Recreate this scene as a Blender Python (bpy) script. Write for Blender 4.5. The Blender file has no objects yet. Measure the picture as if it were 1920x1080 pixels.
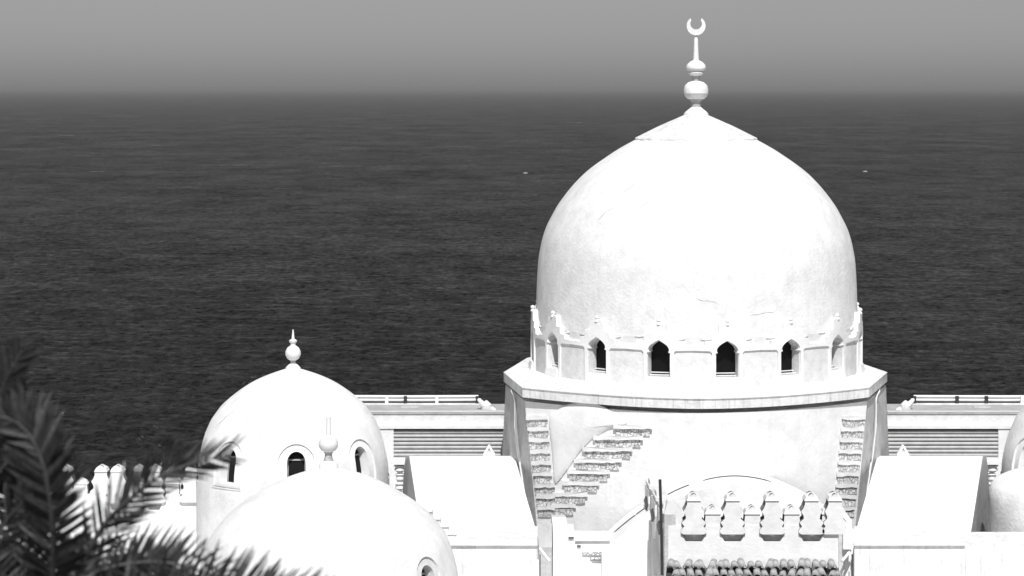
import bpy, bmesh, math, random
import numpy as np
from mathutils import Vector, Matrix
from mathutils.geometry import tessellate_polygon
random.seed(7); np.random.seed(7)
R = math.radians
scene = bpy.context.scene
COL = scene.collection
# ------------------------------------------------------------------ camera
F = 4600.0          # focal length in photo pixels (1920 wide)
HC = 50.0           # camera height above the sea
cam_d = bpy.data.cameras.new('camera'); cam = bpy.data.objects.new('camera', cam_d); COL.objects.link(cam)
cam.location = (0, 0, HC); cam.rotation_euler = (R(90), 0, 0)
cam_d.sensor_width = 36; cam_d.lens = 36 * F / 1920; cam_d.shift_y = -375 / 1920
cam_d.clip_start = .5; cam_d.clip_end = 200000
cam_d.dof.use_dof = True; cam_d.dof.focus_distance = 105; cam_d.dof.aperture_fstop = 3.9
scene.camera = cam
# ------------------------------------------------------------------ light
SUN_EL = 53.0; SUN_AZ = 3.0
w = bpy.data.worlds.new('World'); scene.world = w; w.use_nodes = True
nt = w.node_tree; nt.nodes.clear()
sky = nt.nodes.new('ShaderNodeTexSky'); sky.sky_type = 'NISHITA'; sky.sun_disc = False
sky.sun_elevation = R(SUN_EL); sky.sun_rotation = R(180 - SUN_AZ); sky.altitude = 50; sky.air_density = 1.0; sky.dust_density = 1.0; sky.ozone_density = 1.5
bw = nt.nodes.new('ShaderNodeSeparateColor')  # orange-filter black and white: red record only
bg = nt.nodes.new('ShaderNodeBackground'); wo = nt.nodes.new('ShaderNodeOutputWorld')
nt.links.new(sky.outputs[0], bw.inputs[0]); nt.links.new(bw.outputs[0], bg.inputs[0]); nt.links.new(bg.outputs[0], wo.inputs[0])
bg.inputs[1].default_value = 0.068
sl = bpy.data.lights.new('sun', 'SUN'); sl.energy = 5.0; sl.angle = R(.5); sl.color = (1, 1, 1)
so = bpy.data.objects.new('sun', sl); COL.objects.link(so); so.rotation_euler = (R(90 - SUN_EL), 0, R(SUN_AZ)); so.location = (0, -20, 90)
scene.view_settings.view_transform = 'Standard'; scene.view_settings.look = 'None'
scene.view_settings.exposure = -0.05; scene.view_settings.gamma = 1

# ------------------------------------------------------------------ helpers
def W(px, py, Y):
    return Vector(((px - 960) * Y / F, Y, HC - (py - 165) * Y / F))
def ZY(py, Y): return HC - (py - 165) * Y / F
def XY(px, Y): return (px - 960) * Y / F

class M:
    def __init__(s): s.v = []; s.f = []
    def add(s, vs, fs):
        o = len(s.v); s.v += [tuple(v) for v in vs]; s.f += [tuple(i + o for i in f) for f in fs]
    def box(s, x0, x1, y0, y1, z0, z1):
        s.add([(x0,y0,z0),(x1,y0,z0),(x1,y1,z0),(x0,y1,z0),(x0,y0,z1),(x1,y0,z1),(x1,y1,z1),(x0,y1,z1)],
              [(0,3,2,1),(4,5,6,7),(0,1,5,4),(1,2,6,5),(2,3,7,6),(3,0,4,7)])
    def loft(s, rings, cap=True):
        n = len(rings[0]); vs = [p for r in rings for p in r]; fs = []
        for k in range(len(rings) - 1):
            for i in range(n):
                j = (i + 1) % n; fs.append((k*n+i, k*n+j, (k+1)*n+j, (k+1)*n+i))
        if cap: fs.append(tuple(range(n))[::-1]); fs.append(tuple((len(rings)-1)*n + i for i in range(n)))
        s.add(vs, fs)
    def lathe(s, cx, cy, prof, n=48, jit=0):
        rings = []
        for (r, z) in prof:
            rings.append([(cx + max(r, .002)*math.cos(2*math.pi*i/n), cy + max(r, .002)*math.sin(2*math.pi*i/n), z) for i in range(n)])
        s.loft(rings)
    def tube(s, pts, rad, n=6):
        pts = [Vector(p) for p in pts]; rings = []
        for i, p in enumerate(pts):
            t = (pts[min(i+1, len(pts)-1)] - pts[max(i-1, 0)]).normalized()
            a = t.cross(Vector((0, 0, 1)))
            if a.length < .05: a = t.cross(Vector((0, 1, 0)))
            a.normalize(); b = t.cross(a)
            r = rad[i] if isinstance(rad, (list, tuple)) else rad
            rings.append([p + a*r*math.cos(2*math.pi*k/n) + b*r*math.sin(2*math.pi*k/n) for k in range(n)])
        s.loft(rings)

def plate(m, outer, holes, mapf, d0, d1, cutu=(), cutz=()):
    """extruded 2D polygon (with holes) mapped through mapf(u, z, depth)"""
    loops = [outer] + holes
    pts = [p for l in loops for p in l]
    tris = tessellate_polygon([[Vector((p[0], p[1], 0)) for p in l] for l in loops])
    bm = bmesh.new(); vs = [bm.verts.new((p[0], p[1], 0)) for p in pts]
    for t in tris:
        try: bm.faces.new([vs[i] for i in t])
        except ValueError: pass
    for c in cutu:
        bmesh.ops.bisect_plane(bm, geom=bm.verts[:]+bm.edges[:]+bm.faces[:], plane_co=(c,0,0), plane_no=(1,0,0))
    for c in cutz:
        bmesh.ops.bisect_plane(bm, geom=bm.verts[:]+bm.edges[:]+bm.faces[:], plane_co=(0,c,0), plane_no=(0,1,0))
    bmesh.ops.remove_doubles(bm, verts=bm.verts[:], dist=1e-5)
    bm.normal_update()
    for f in bm.faces:
        if f.normal.z < 0: f.normal_flip()
    bm.verts.index_update(); n = len(bm.verts)
    V = [mapf(v.co.x, v.co.y, d0) for v in bm.verts] + [mapf(v.co.x, v.co.y, d1) for v in bm.verts]
    Fc = []
    for f in bm.faces:
        ix = [v.index for v in f.verts]; Fc.append(tuple(ix)); Fc.append(tuple(i+n for i in reversed(ix)))
    for e in bm.edges:
        if len(e.link_faces) == 1:
            l = e.link_loops[0]; a = l.vert.index; b = l.link_loop_next.vert.index
            Fc.append((b, a, a+n, b+n))
    bm.free(); m.add(V, Fc)
def cyl(cx, cy, a0, rf):
    def f(u, z, d):
        r = (rf(z) if callable(rf) else rf) - d
        return (cx + r*math.sin(a0+u), cy - r*math.cos(a0+u), z)
    return f
def flat(Y):
    return lambda u, z, d: (u, Y + d, z)
def frange(a, b, s):
    o = []; x = a + s
    while x < b - 1e-6: o.append(x); x += s
    return o

def origin(p):
    o = Vector((0,0,0))
    while p is not None: o += p.location; p = p.parent
    return o
def obj(name, m, mat, parent=None, smooth=35, loc=None):
    me = bpy.data.meshes.new(name); off = origin(parent)
    loc = Vector(loc) if loc is not None else Vector((0,0,0))
    off2 = off + loc
    me.from_pydata([(v[0]-off2[0], v[1]-off2[1], v[2]-off2[2]) for v in m.v], [], m.f); me.update()
    bm = bmesh.new(); bm.from_mesh(me); bmesh.ops.recalc_face_normals(bm, faces=bm.faces[:]); bm.to_mesh(me); bm.free()
    if smooth:
        me.shade_smooth(); me.set_sharp_from_angle(angle=R(smooth))
    me.materials.append(mat)
    o = bpy.data.objects.new(name, me); COL.objects.link(o); o.parent = parent; o.location = loc
    return o
def tag(o, label, cat, group=None):
    o['label'] = label; o['category'] = cat
    if group: o['group'] = group
    return o
def thing(name, loc, label, cat, group=None):
    o = bpy.data.objects.new(name, None); COL.objects.link(o); o.location = loc; o.empty_display_size = .5
    return tag(o, label, cat, group)
def copy_tree(o, parent=None):
    c = o.copy(); COL.objects.link(c); c.parent = parent
    for ch in list(o.children): copy_tree(ch, c)
    return c

# ------------------------------------------------------------------ materials
def grey(v): return (v, v, v, 1)
def new_mat(name):
    m = bpy.data.materials.new(name); m.use_nodes = True; n = m.node_tree; b = n.nodes['Principled BSDF']
    return m, n, b
def plaster(name, lo, hi, scale=1.2, bump=.25, bscale=9, rough=.85, streak=0, streak_v=.45, fine=.5):
    m, n, b = new_mat(name); L = n.links.new
    tc = n.nodes.new('ShaderNodeTexCoord'); 
    nz = n.nodes.new('ShaderNodeTexNoise'); nz.inputs['Scale'].default_value = scale; nz.inputs['Detail'].default_value = 9; nz.inputs['Roughness'].default_value = .65
    L(tc.outputs['Object'], nz.inputs['Vector'])
    cr = n.nodes.new('ShaderNodeValToRGB'); cr.color_ramp.elements[0].position = .32; cr.color_ramp.elements[0].color = grey(lo)
    cr.color_ramp.elements[1].position = .6; cr.color_ramp.elements[1].color = grey(hi); L(nz.outputs[0], cr.inputs[0])
    col = cr.outputs[0]
    if streak:
        mp = n.nodes.new('ShaderNodeMapping'); mp.inputs['Scale'].default_value = (7, 7, .5); L(tc.outputs['Object'], mp.inputs[0])
        n2 = n.nodes.new('ShaderNodeTexNoise'); n2.inputs['Scale'].default_value = 1.0; n2.inputs['Detail'].default_value = 6; n2.inputs['Roughness'].default_value = .7; L(mp.outputs[0], n2.inputs['Vector'])
        r2 = n.nodes.new('ShaderNodeValToRGB'); r2.color_ramp.elements[0].position = .52; r2.color_ramp.elements[0].color = grey(0); r2.color_ramp.elements[1].position = .75; r2.color_ramp.elements[1].color = grey(streak)
        L(n2.outputs[0], r2.inputs[0])
        mx = n.nodes.new('ShaderNodeMix'); mx.data_type = 'RGBA'; L(r2.outputs[0], mx.inputs[0]); L(col, mx.inputs[6]); mx.inputs[7].default_value = grey(streak_v)
        col = mx.outputs[2]
    L(col, b.inputs['Base Color']); b.inputs['Roughness'].default_value = rough; b.inputs['Specular IOR Level'].default_value = .2
    n3 = n.nodes.new('ShaderNodeTexNoise'); n3.inputs['Scale'].default_value = bscale; n3.inputs['Detail'].default_value = 8; n3.inputs['Roughness'].default_value = .6; L(tc.outputs['Object'], n3.inputs['Vector'])
    bp = n.nodes.new('ShaderNodeBump'); bp.inputs['Strength'].default_value = bump; bp.inputs['Distance'].default_value = .06; L(n3.outputs[0], bp.inputs['Height']); L(bp.outputs[0], b.inputs['Normal'])
    return m
WHITE = plaster('white_limewash', .70, .82, 1.3, .3, 7)
DOME = plaster('dome_limewash', .68, .82, 1.6, .45, 9, streak=.45, streak_v=.60)
STAIN = plaster('rain_stained_limewash', .62, .80, 2.0, .4, 9, streak=.75, streak_v=.36)
PANEL = plaster('weathered_panel_plaster', .58, .71, 3.0, .35, 10)
EDGE_SHADE = plaster('merlon_edge_shade', .05, .26, 5, .5, 14)  # near-black tone that paints shade onto merlon sides
ENDG = plaster('end_wall_shade', .30, .42, 1.6, .5, 8)  # darker grey paints in the shade of the vault ends
SOFT = plaster('soft_aged_limewash', .68, .80, 2.5, .25, 7)
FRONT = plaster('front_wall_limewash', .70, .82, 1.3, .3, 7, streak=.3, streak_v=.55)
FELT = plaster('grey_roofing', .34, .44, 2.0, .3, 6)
SIDE = plaster('rough_grey_shade', .42, .60, 1.6, .6, 10, streak=.5, streak_v=.3)  # rough limewash darkened, so the shade of side faces is in the colour
CORR = plaster('corrugated_sheet', .40, .50, 3.0, .15, 10, rough=.6)
DARKW = plaster('dark_interior', .002, .004, 3, .1, 10, rough=.5)  # near-black sheets stand in for the unlit interior behind the openings
BAR = plaster('grey_window_bar', .3, .4, 3, .1, 10, rough=.5)
CABLE_W = plaster('white_cable', .75, .8, 3, .05, 10, rough=.5)
LINE_D = plaster('dark_line_tone', .03, .05, 3, .05, 10, rough=.5)
IRON = plaster('rail_gap_shade', .03, .06, 3, .2, 20, rough=.5)
TILE = plaster('old_roof_tile', .06, .42, 5, .6, 16, rough=.8)
EARTH = plaster('dry_hill_earth', .12, .25, .2, .8, 1.5)
NECK = plaster('finial_neck_shade', .30, .5, 9, .3, 14, rough=.6)  # grey paints in the shadow that falls on the finial necks
RAIL = plaster('rail_white', .7, .8, 3, .1, 10)
def rubble():
    m, n, b = new_mat('rubble_infill'); L = n.links.new
    tc = n.nodes.new('ShaderNodeTexCoord')
    nz = n.nodes.new('ShaderNodeTexNoise'); nz.inputs['Scale'].default_value = 6; nz.inputs['Detail'].default_value = 4
    L(tc.outputs['Object'], nz.inputs['Vector'])
    mx = n.nodes.new('ShaderNodeMix'); mx.data_type = 'RGBA'; mx.inputs[0].default_value = .12; L(tc.outputs['Object'], mx.inputs[6]); L(nz.outputs[1], mx.inputs[7])
    v = n.nodes.new('ShaderNodeTexVoronoi'); v.feature = 'DISTANCE_TO_EDGE'; v.inputs['Scale'].default_value = 8; L(mx.outputs[2], v.inputs['Vector'])
    cr = n.nodes.new('ShaderNodeValToRGB'); cr.color_ramp.elements[0].position = .01; cr.color_ramp.elements[0].color = grey(.38)
    cr.color_ramp.elements[1].position = .08; cr.color_ramp.elements[1].color = grey(.76); L(v.outputs[0], cr.inputs[0])
    n2 = n.nodes.new('ShaderNodeTexNoise'); n2.inputs['Scale'].default_value = 4; n2.inputs['Detail'].default_value = 7; L(tc.outputs['Object'], n2.inputs['Vector'])
    r2 = n.nodes.new('ShaderNodeValToRGB'); r2.color_ramp.elements[0].position = .35; r2.color_ramp.elements[0].color = grey(.66); r2.color_ramp.elements[1].position = .6; r2.color_ramp.elements[1].color = grey(1); L(n2.outputs[0], r2.inputs[0])
    mm = n.nodes.new('ShaderNodeMix'); mm.data_type = 'RGBA'; mm.blend_type = 'MULTIPLY'; mm.inputs[0].default_value = 1; L(cr.outputs[0], mm.inputs[6]); L(r2.outputs[0], mm.inputs[7])
    L(mm.outputs[2], b.inputs['Base Color']); b.inputs['Roughness'].default_value = .9
    bp = n.nodes.new('ShaderNodeBump'); bp.inputs['Strength'].default_value = .9; bp.inputs['Distance'].default_value = .08; L(mm.outputs[2], bp.inputs['Height']); L(bp.outputs[0], b.inputs['Normal'])
    return m
RUBBLE = rubble()
def leafmat(name, lo, hi):
    m = plaster(name, lo, hi, 8, .2, 20, rough=.45); m.node_tree.nodes['Principled BSDF'].inputs['Specular IOR Level'].default_value = .3
    return m
LEAF = leafmat('palm_leaf', .010, .034); LEAF2 = leafmat('lit_palm_leaf', .16, .34)  # the much paler leaflets paint in sunlit highlights
STALK = leafmat('palm_stalk', .04, .08); BARK = plaster('palm_bark', .08, .2, 6, .9, 14)

# ------------------------------------------------------------------ sea, ground
def make_sea():
    ys = [165 + .9]
    rows = []
    py = 166.6
    while py < 250: rows.append(py); py += .9
    while py < 1000: rows.append(py); py += 1.15
    rows += [1010, 1040, 1100, 1200, 1500, 2000, 3000]
    Yr = np.array([HC * F / (p - 165) for p in rows])
    Yr = np.concatenate([[150000.0, ], Yr])
    dense = np.linspace(-.235, .235, 640)
    out = np.array([.26, .3, .37, .5, .8, 1.4, 3.0])
    s = np.concatenate([-out[::-1], dense, out])
    Y, S = np.meshgrid(Yr, s, indexing='ij'); X = S * Y
    dY = Y**2 / (HC*F) * 1.15 * 1.6; dX = np.where(np.abs(S) < .24, Y * .00074, 1e9)
    H = np.zeros_like(X); rs = np.random.RandomState(3)
    for i in range(70):
        lam = 1.6 * (1.05 ** i) * (1 + .05*rs.randn())
        if lam > 60: break
        th = rs.randn() * .34 + .08
        kx = math.sin(th) * 2*math.pi/lam; ky = math.cos(th) * 2*math.pi/lam
        amp = .011 * lam if lam < 6 else .066 * (6/lam)**.9
        ph = rs.rand() * 6.28
        # fade waves the grid cannot resolve
        fy = np.clip(lam / np.maximum(np.abs(math.cos(th)) * dY, 1e-3) / 2 - .8, 0, 1); fx = np.clip(lam / np.maximum(abs(math.sin(th)) * dX, 1e-3) / 2 - .8, 0, 1)
        h = np.sin(kx*X + ky*Y + ph + .6*np.sin(X*.013*(1+i*.03) + i) + .6*np.sin(Y*.017+i*2))
        H += amp * (h + .25*np.sin(2*(kx*X+ky*Y+ph))) * fy * fx
    gust = .75 + .35*np.sin(X*.011+1.3*np.sin(Y*.006)) * np.sin(Y*.009+.8*np.sin(X*.012))
    H *= gust
    nr, nc = X.shape
    co = np.stack([X, Y, H], -1).reshape(-1, 3).astype(np.float32)
    idx = np.arange(nr*nc).reshape(nr, nc)
    q = np.stack([idx[1:, :-1], idx[1:, 1:], idx[:-1, 1:], idx[:-1, :-1]], -1).reshape(-1, 4).astype(np.int32)
    me = bpy.data.meshes.new('sea'); me.vertices.add(len(co)); me.vertices.foreach_set('co', co.ravel())
    me.loops.add(q.size); me.loops.foreach_set('vertex_index', q.ravel())
    me.polygons.add(len(q)); me.polygons.foreach_set('loop_start', np.arange(0, q.size, 4, dtype=np.int32))
    me.update(calc_edges=True); me.shade_smooth()
    o = bpy.data.objects.new('sea', me); COL.objects.link(o); o['kind'] = 'structure'
    m, n, b = new_mat('sea_water'); L = n.links.new; n.nodes.remove(b)
    tc = n.nodes.new('ShaderNodeTexCoord')
    def noise(sx, sy, rot, det, rg=.62):
        mp = n.nodes.new('ShaderNodeMapping'); mp.inputs['Scale'].default_value = (sx, sy, 1); mp.inputs['Rotation'].default_value = (0, 0, R(rot)); L(tc.outputs['Object'], mp.inputs[0])
        nz = n.nodes.new('ShaderNodeTexNoise'); nz.inputs['Scale'].default_value = 1; nz.inputs['Detail'].default_value = det; nz.inputs['Roughness'].default_value = rg; L(mp.outputs[0], nz.inputs['Vector'])
        return nz.outputs[0]
    def math_(op, x, y, cl=False):
        q = n.nodes.new('ShaderNodeMath'); q.operation = op; q.use_clamp = cl
        for i, v in enumerate((x, y)):
            if isinstance(v, (int, float)): q.inputs[i].default_value = v
            else: L(v, q.inputs[i])
        return q.outputs[0]
    bp = n.nodes.new('ShaderNodeBump'); bp.inputs['Strength'].default_value = 1; bp.inputs['Distance'].default_value = .7; L(noise(.55, .8, 6, 5, .68), bp.inputs['Height'])
    fr = n.nodes.new('ShaderNodeFresnel'); fr.inputs['IOR'].default_value = 1.33; L(bp.outputs[0], fr.inputs['Normal'])
    # wind-ruffled patches of several sizes change how much sky the water returns
    parts_ = [(noise(.05, .035, 3, 6, .75), .7), (noise(.012, .006, -2, 7, .8), .8), (noise(.24, .20, 5, 6, .75), 1.2), (noise(.6, .5, 2, 5, .75), 1.6)]
    rip = None
    for o_, k_ in parts_:
        q_ = math_('MULTIPLY', math_('SUBTRACT', o_, .5), k_*5.2); rip = q_ if rip is None else math_('ADD', rip, q_)
    rip = math_('MAXIMUM', math_('ADD', rip, 1.35), .05)
    fac = math_('MULTIPLY', math_('ADD', math_('MULTIPLY', math_('MINIMUM', fr.outputs[0], .6), .36), .032), rip)
    df = n.nodes.new('ShaderNodeBsdfDiffuse'); df.inputs[0].default_value = grey(.009)
    gl = n.nodes.new('ShaderNodeBsdfGlossy'); gl.inputs[0].default_value = grey(1); gl.inputs['Roughness'].default_value = .22; L(bp.outputs[0], gl.inputs['Normal'])
    mxs = n.nodes.new('ShaderNodeMixShader'); L(fac, mxs.inputs[0]); L(df.outputs[0], mxs.inputs[1]); L(gl.outputs[0], mxs.inputs[2]); L(mxs.outputs[0], n.nodes['Material Output'].inputs[0])
    me.materials.append(m)
make_sea()
def make_ground():
    m = M(); xs = list(range(-140, 141, 5)); ys = list(range(-60, 181, 4))
    def h(x, y):
        if y < 70: z = 48.2 - max(0, y+2) * .42 if y < 40 else 30.56 - (y-40)*.12
        elif y < 118: z = 27
        else: z = 27 - (y-118)*.75
        z = min(z, 48.2) if y > -10 else 48.2
        z -= max(0, abs(x) - 55) * .6
        z += .5*math.sin(x*.31+y*.17) + .4*math.sin(x*.13-y*.29) if y > 10 else 0
        return max(z, -6)
    V = [(x, y, h(x, y)) for y in ys for x in xs]; n = len(xs)
    Fc = [(j*n+i, j*n+i+1, (j+1)*n+i+1, (j+1)*n+i) for j in range(len(ys)-1) for i in range(n-1)]
    m.add(V, Fc); o = obj('hillside', m, EARTH, smooth=180); o['kind'] = 'structure'
make_ground()
# haze
hz = M(); hz.box(-90000, 90000, -400, 151000, -3, 56)
hm, hn, hb = new_mat('haze_air'); hn.nodes.remove(hb)
pv = hn.nodes.new('ShaderNodeVolumePrincipled'); pv.inputs['Color'].default_value = grey(.44); pv.inputs['Density'].default_value = 1/18000; pv.inputs['Anisotropy'].default_value = 0
hn.links.new(pv.outputs[0], hn.nodes['Material Output'].inputs['Volume'])
ho = obj('haze', hz, hm, smooth=0); ho['kind'] = 'stuff'

# ------------------------------------------------------------------ roof terrace the domes stand on
DECK = 33.5
t = thing('mosque_base', (0, 86, 27), 'long flat-roofed white building that carries all the domes and vaults', 'building')
m = M(); m.box(-26, 36, 74, 99, 26.5, DECK); obj('wall', m, WHITE, t)

# ------------------------------------------------------------------ main domed tower
XC, YC = 6.9, 92.0
tw = thing('domed_tower', (XC, YC, DECK), 'huge white onion-shaped dome on a drum of pointed windows above a broad tower', 'domed tower')
ZT = 39.55
def plan(pxA, pxB, pxB2, pxA2, Y_A, Y_B, Y_C, z, n=26, back=100.0):
    A = (XY(pxA, Y_A), Y_A, z); B = (XY(pxB, Y_B), Y_B); B2 = (XY(pxB2, Y_B), Y_B); A2 = (XY(pxA2, Y_A), Y_A, z)
    pts = [A]; cx = (B[0]+B2[0])/2; hw = (B2[0]-B[0])/2
    for i in range(n+1):
        x = -1 + 2*i/n; pts.append((cx + hw*x, Y_B - (Y_B-Y_C)*(1-abs(x)**1.75), z))
    pts.append(A2); pts.append((XY(pxA2, Y_A)-.9, back-5, z)); pts.append((cx+3, back, z)); pts.append((cx-3, back, z)); pts.append((XY(pxA, Y_A)+.9, back-5, z))
    return pts
m = M()
top = plan(944, 979, 1630, 1664, 90.2, 85.55, 82.45, ZT)
m.loft([plan(944.5, 979.5, 1629.5, 1663.5, 90.2, 85.6, 82.5, ZT-.34), plan(944.5, 979.5, 1629.5, 1663.5, 90.2, 85.6, 82.5, ZT-.05), top])
obj('cornice', m, STAIN, tw, smooth=30)
# body
m = M(); m.loft([plan(957, 990, 1620, 1652, 90.5, 86.1, 83.05, ZT-.52), plan(957, 990, 1620, 1652, 90.5, 86.1, 83.05, ZT-.341)]); obj('cornice_shade_groove', m, SIDE, tw, smooth=30)  # recess and grey band added to deepen the shadow under the cornice
def bodyplan(f, z):   # f 0 top .. 1 bottom
    l = lambda a, b: a + (b-a)*f
    return plan(l(948, 934), l(984, 1013), l(1626, 1598), l(1661, 1674), 90.4, l(85.8, 85.6), l(82.62, 82.75), z)
ks = [i/8 for i in range(9)]
m = M(); rings = []
zt, zb = ZT-.50, DECK
for f in reversed(ks): rings.append(bodyplan(f, zt + (zb-zt)*f))
n = len(rings[0])
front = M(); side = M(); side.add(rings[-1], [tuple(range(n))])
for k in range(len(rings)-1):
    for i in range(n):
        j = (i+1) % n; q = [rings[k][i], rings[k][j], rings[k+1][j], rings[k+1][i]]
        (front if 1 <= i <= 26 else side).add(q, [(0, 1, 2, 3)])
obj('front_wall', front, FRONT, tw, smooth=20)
def clean(m):
    return m
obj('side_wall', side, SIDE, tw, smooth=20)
def wallY(px, py):
    """front wall distance of the tower for a photo position"""
    f = min(max((py-748)/(1080-748), 0), 1); l = lambda a, b: a + (b-a)*f
    YB, YC_ = l(85.8, 85.6), l(82.62, 82.75); B0 = XY(l(984, 1013), YB); B1 = XY(l(1626, 1598), YB); Y = 84.0
    for _ in range(12):
        x = (XY(px, Y)-(B0+B1)/2)/((B1-B0)/2); x = max(-1, min(1, x)); Y = .5*Y + .5*(YB - (YB-YC_)*(1-abs(x)**1.75))
    return Y
# drum
NW = 16; SEC = 2*math.pi/NW; RD = 6.14
def keyhole(w0, w1, zb_, zs, zt_, uscale=1.0):
    # rectangular foot with shoulders, then a pointed bulb
    pts = [(-w0, zb_), (w0, zb_), (w0, zs), (w1*.93, zs+.03)]
    h = zt_ - zs - .03
    for k in range(1, 9):
        a = k/9; pts.append((w1*(math.cos(a*math.pi/2)**.8)*(1+.10*math.sin(a*math.pi)), zs+.03+h*(a**.92)*.97))
    pts.append((0, zt_))
    left = [(-p[0], p[1]) for p in pts[3:-1]][::-1]
    return [(p[0]/uscale, p[1]) for p in pts + left + [(-w0, zs)]]
kh = keyhole(.395, .355, 39.86, 40.69, 41.13, RD)
hs = SEC/2
dw = M()
for i in range(NW):
    a0 = SEC/2 + i*SEC - R(5.3)
    plate(dw, [(-hs, ZT-.05), (hs, ZT-.05), (hs, 41.25), (-hs, 41.25)], [kh], cyl(XC, YC, a0, lambda z: 6.14-.13*min(1, max(0, (z-40.88)/.1))), 0, .42, cutu=frange(-hs, hs, hs/5), cutz=(40.88, 40.98))
drum = obj('drum', dw, PANEL, tw)
kh2 = keyhole(.42, .372, 39.85, 40.71, 41.16, RD)
sur = [(-.52, ZT), (.52, ZT), (.54, 40.72), (.60, 40.79), (1.205, 40.81), (1.205, 40.93), (.80, 40.95), (.78, 41.13), (.55, 41.14), (.53, 41.38), (.30, 41.40), (.28, 41.70), (.12, 41.74), (-.12, 41.74), (-.28, 41.70), (-.30, 41.40), (-.53, 41.38), (-.55, 41.14), (-.78, 41.13), (-.80, 40.95), (-1.205, 40.93), (-1.205, 40.81), (-.60, 40.79), (-.54, 40.72)]
for i in range(NW):
    a0 = SEC/2 + i*SEC - R(5.3); m = M()
    o = [(p[0]/RD + random.uniform(-.004, .004)*(p[1] > 40.9), p[1] + random.uniform(-.03, .03)*(p[1] > 40.9)) for p in sur]
    plate(m, o, [kh2], cyl(XC, YC, a0, 6.20), 0, .22, cutu=frange(-.2, .2, .033))
    s_ = obj('stepped_merlon', m, WHITE, tw)
    kb = M(); c = cyl(XC, YC, a0, 6.16)(0, 41.72, 0); kb.lathe(c[0], c[1], [(.09, 41.70), (.05, 41.78), (.085, 41.83), (.07, 41.89), (0, 41.92)], 8); obj('knob', kb, WHITE, s_)
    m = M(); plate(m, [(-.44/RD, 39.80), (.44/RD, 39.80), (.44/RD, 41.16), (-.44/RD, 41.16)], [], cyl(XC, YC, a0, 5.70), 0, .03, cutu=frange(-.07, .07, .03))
    obj('dark_interior_sheet', m, DARKW, tw)
    m = M(); plate(m, [(-.40/RD, ZT+.004), (.40/RD, ZT+.004), (.39/RD, 39.84), (-.39/RD, 39.84)], [], cyl(XC, YC, a0, lambda z: 6.30 - (z-39.55)*.2), 0, .10, cutu=frange(-.07, .07, .03))
    obj('window_sill', m, WHITE, tw)
    m = M()
    for zz, rr in ((39.90, 6.0), (39.97, 5.86)):
        plate(m, [(-.36/RD, zz), (.36/RD, zz), (.36/RD, zz+.032), (-.36/RD, zz+.032)], [], cyl(XC, YC, a0, rr), 0, .05, cutu=frange(-.06, .06, .03))
    obj('window_rail', m, RAIL, tw)
# broken plaster ledges round the dome foot
for i in range(NW):
    a0 = i*SEC - R(5.3); m = M()
    for (u0, u1, z0, z1) in ((-.12+random.uniform(-.02,.02), -.055, 41.16, 41.20), (.045, .115, 41.22+random.uniform(-.05,.05), 41.26)):
        c = [(u0, z0), (u0+(u1-u0)*.4, z0-.02), (u1, z0+.02), (u1+.01, z1), (u0+(u1-u0)*.6, z1+.03), (u0+.01, z1-.01)]
        plate(m, c, [], cyl(XC, YC, a0, 6.045), 0, .12, cutu=frange(u0, u1, .03))
    obj('broken_ledge', m, WHITE, tw)
# dome
prof = [(300, 604), (300, 590), (299.7, 571), (298.5, 535), (296, 491), (292.5, 468), (288, 447), (280.5, 425), (270, 404), (260, 386), (248, 369), (232, 349), (213, 329), (196, 314.5), (176, 300), (146, 280), (112, 261)]
pp = [(r/50, HC-(y-165)/50) for r, y in prof]
def smooth_prof(p, k=4):
    out = []
    for i in range(len(p)-1):
        p0 = Vector(p[max(i-1, 0)]); p1 = Vector(p[i]); p2 = Vector(p[i+1]); p3 = Vector(p[min(i+2, len(p)-1)])
        for j in range(k):
            t_ = j/k; out.append(tuple(.5*((2*p1)+(p2-p0)*t_+(2*p0-5*p1+4*p2-p3)*t_*t_+(3*p1-p0-3*p2+p3)*t_**3)))
    out.append(p[-1]); return out
m = M(); m.lathe(XC, YC, smooth_prof(pp), 144); obj('dome', m, DOME, tw, smooth=60)
m = M(); zc = HC-(262-165)/50
nn = 96; rg = []
for (r, y, wv) in ((109, 264, 0), (114.5, 262.5, 1), (114, 259, .6), (70, 236.5, 0), (23, 216, 0)):
    rg.append([(XC + (r/50+.02*wv*math.sin(i*1.3))*math.cos(2*math.pi*i/nn), YC + (r/50+.02*wv*math.sin(i*1.3))*math.sin(2*math.pi*i/nn), HC-(y-165)/50 + .022*wv*math.sin(i*.9+math.sin(i*.37)*2)) for i in range(nn)])
m.loft(rg); obj('dome_cap', m, plaster('cap_limewash', .5, .82, 3.0, .6, 5), tw, smooth=40)
def finial(parent, cx, cy, scale, pieces, mat, n=28):
    root = None
    for k, (nm, pr) in enumerate(pieces):
        m = M(); m.lathe(cx, cy, [(r/scale, HC-(y-165)/scale) for r, y in pr], n)
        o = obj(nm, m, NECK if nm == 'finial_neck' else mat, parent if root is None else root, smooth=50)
        if root is None: root = o
    return root
fin = finial(tw, XC, YC, 50, [
    ('finial_base', [(23, 218), (23.5, 214), (20, 209.5), (13, 204), (9, 200.5), (0, 200)]),
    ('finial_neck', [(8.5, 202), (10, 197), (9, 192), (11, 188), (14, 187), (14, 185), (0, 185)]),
    ('finial_ball', [(8, 187), (16, 185.5), (21, 180), (22, 175.5), (22.8, 175), (23.2, 168), (21, 160), (15, 154.5), (7, 152), (0, 151.5)]),
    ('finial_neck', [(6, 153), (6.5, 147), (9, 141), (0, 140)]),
    ('finial_saucer', [(9, 142), (12, 139.8), (15, 137), (14, 133), (18, 131), (19, 127), (17, 121), (11, 115.5), (5.5, 113), (0, 113)]),
    ('finial_spike', [(5.6, 114), (5.2, 104), (4.2, 85), (3.8, 74), (2.5, 70.5), (0, 70)])], WHITE)
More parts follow.
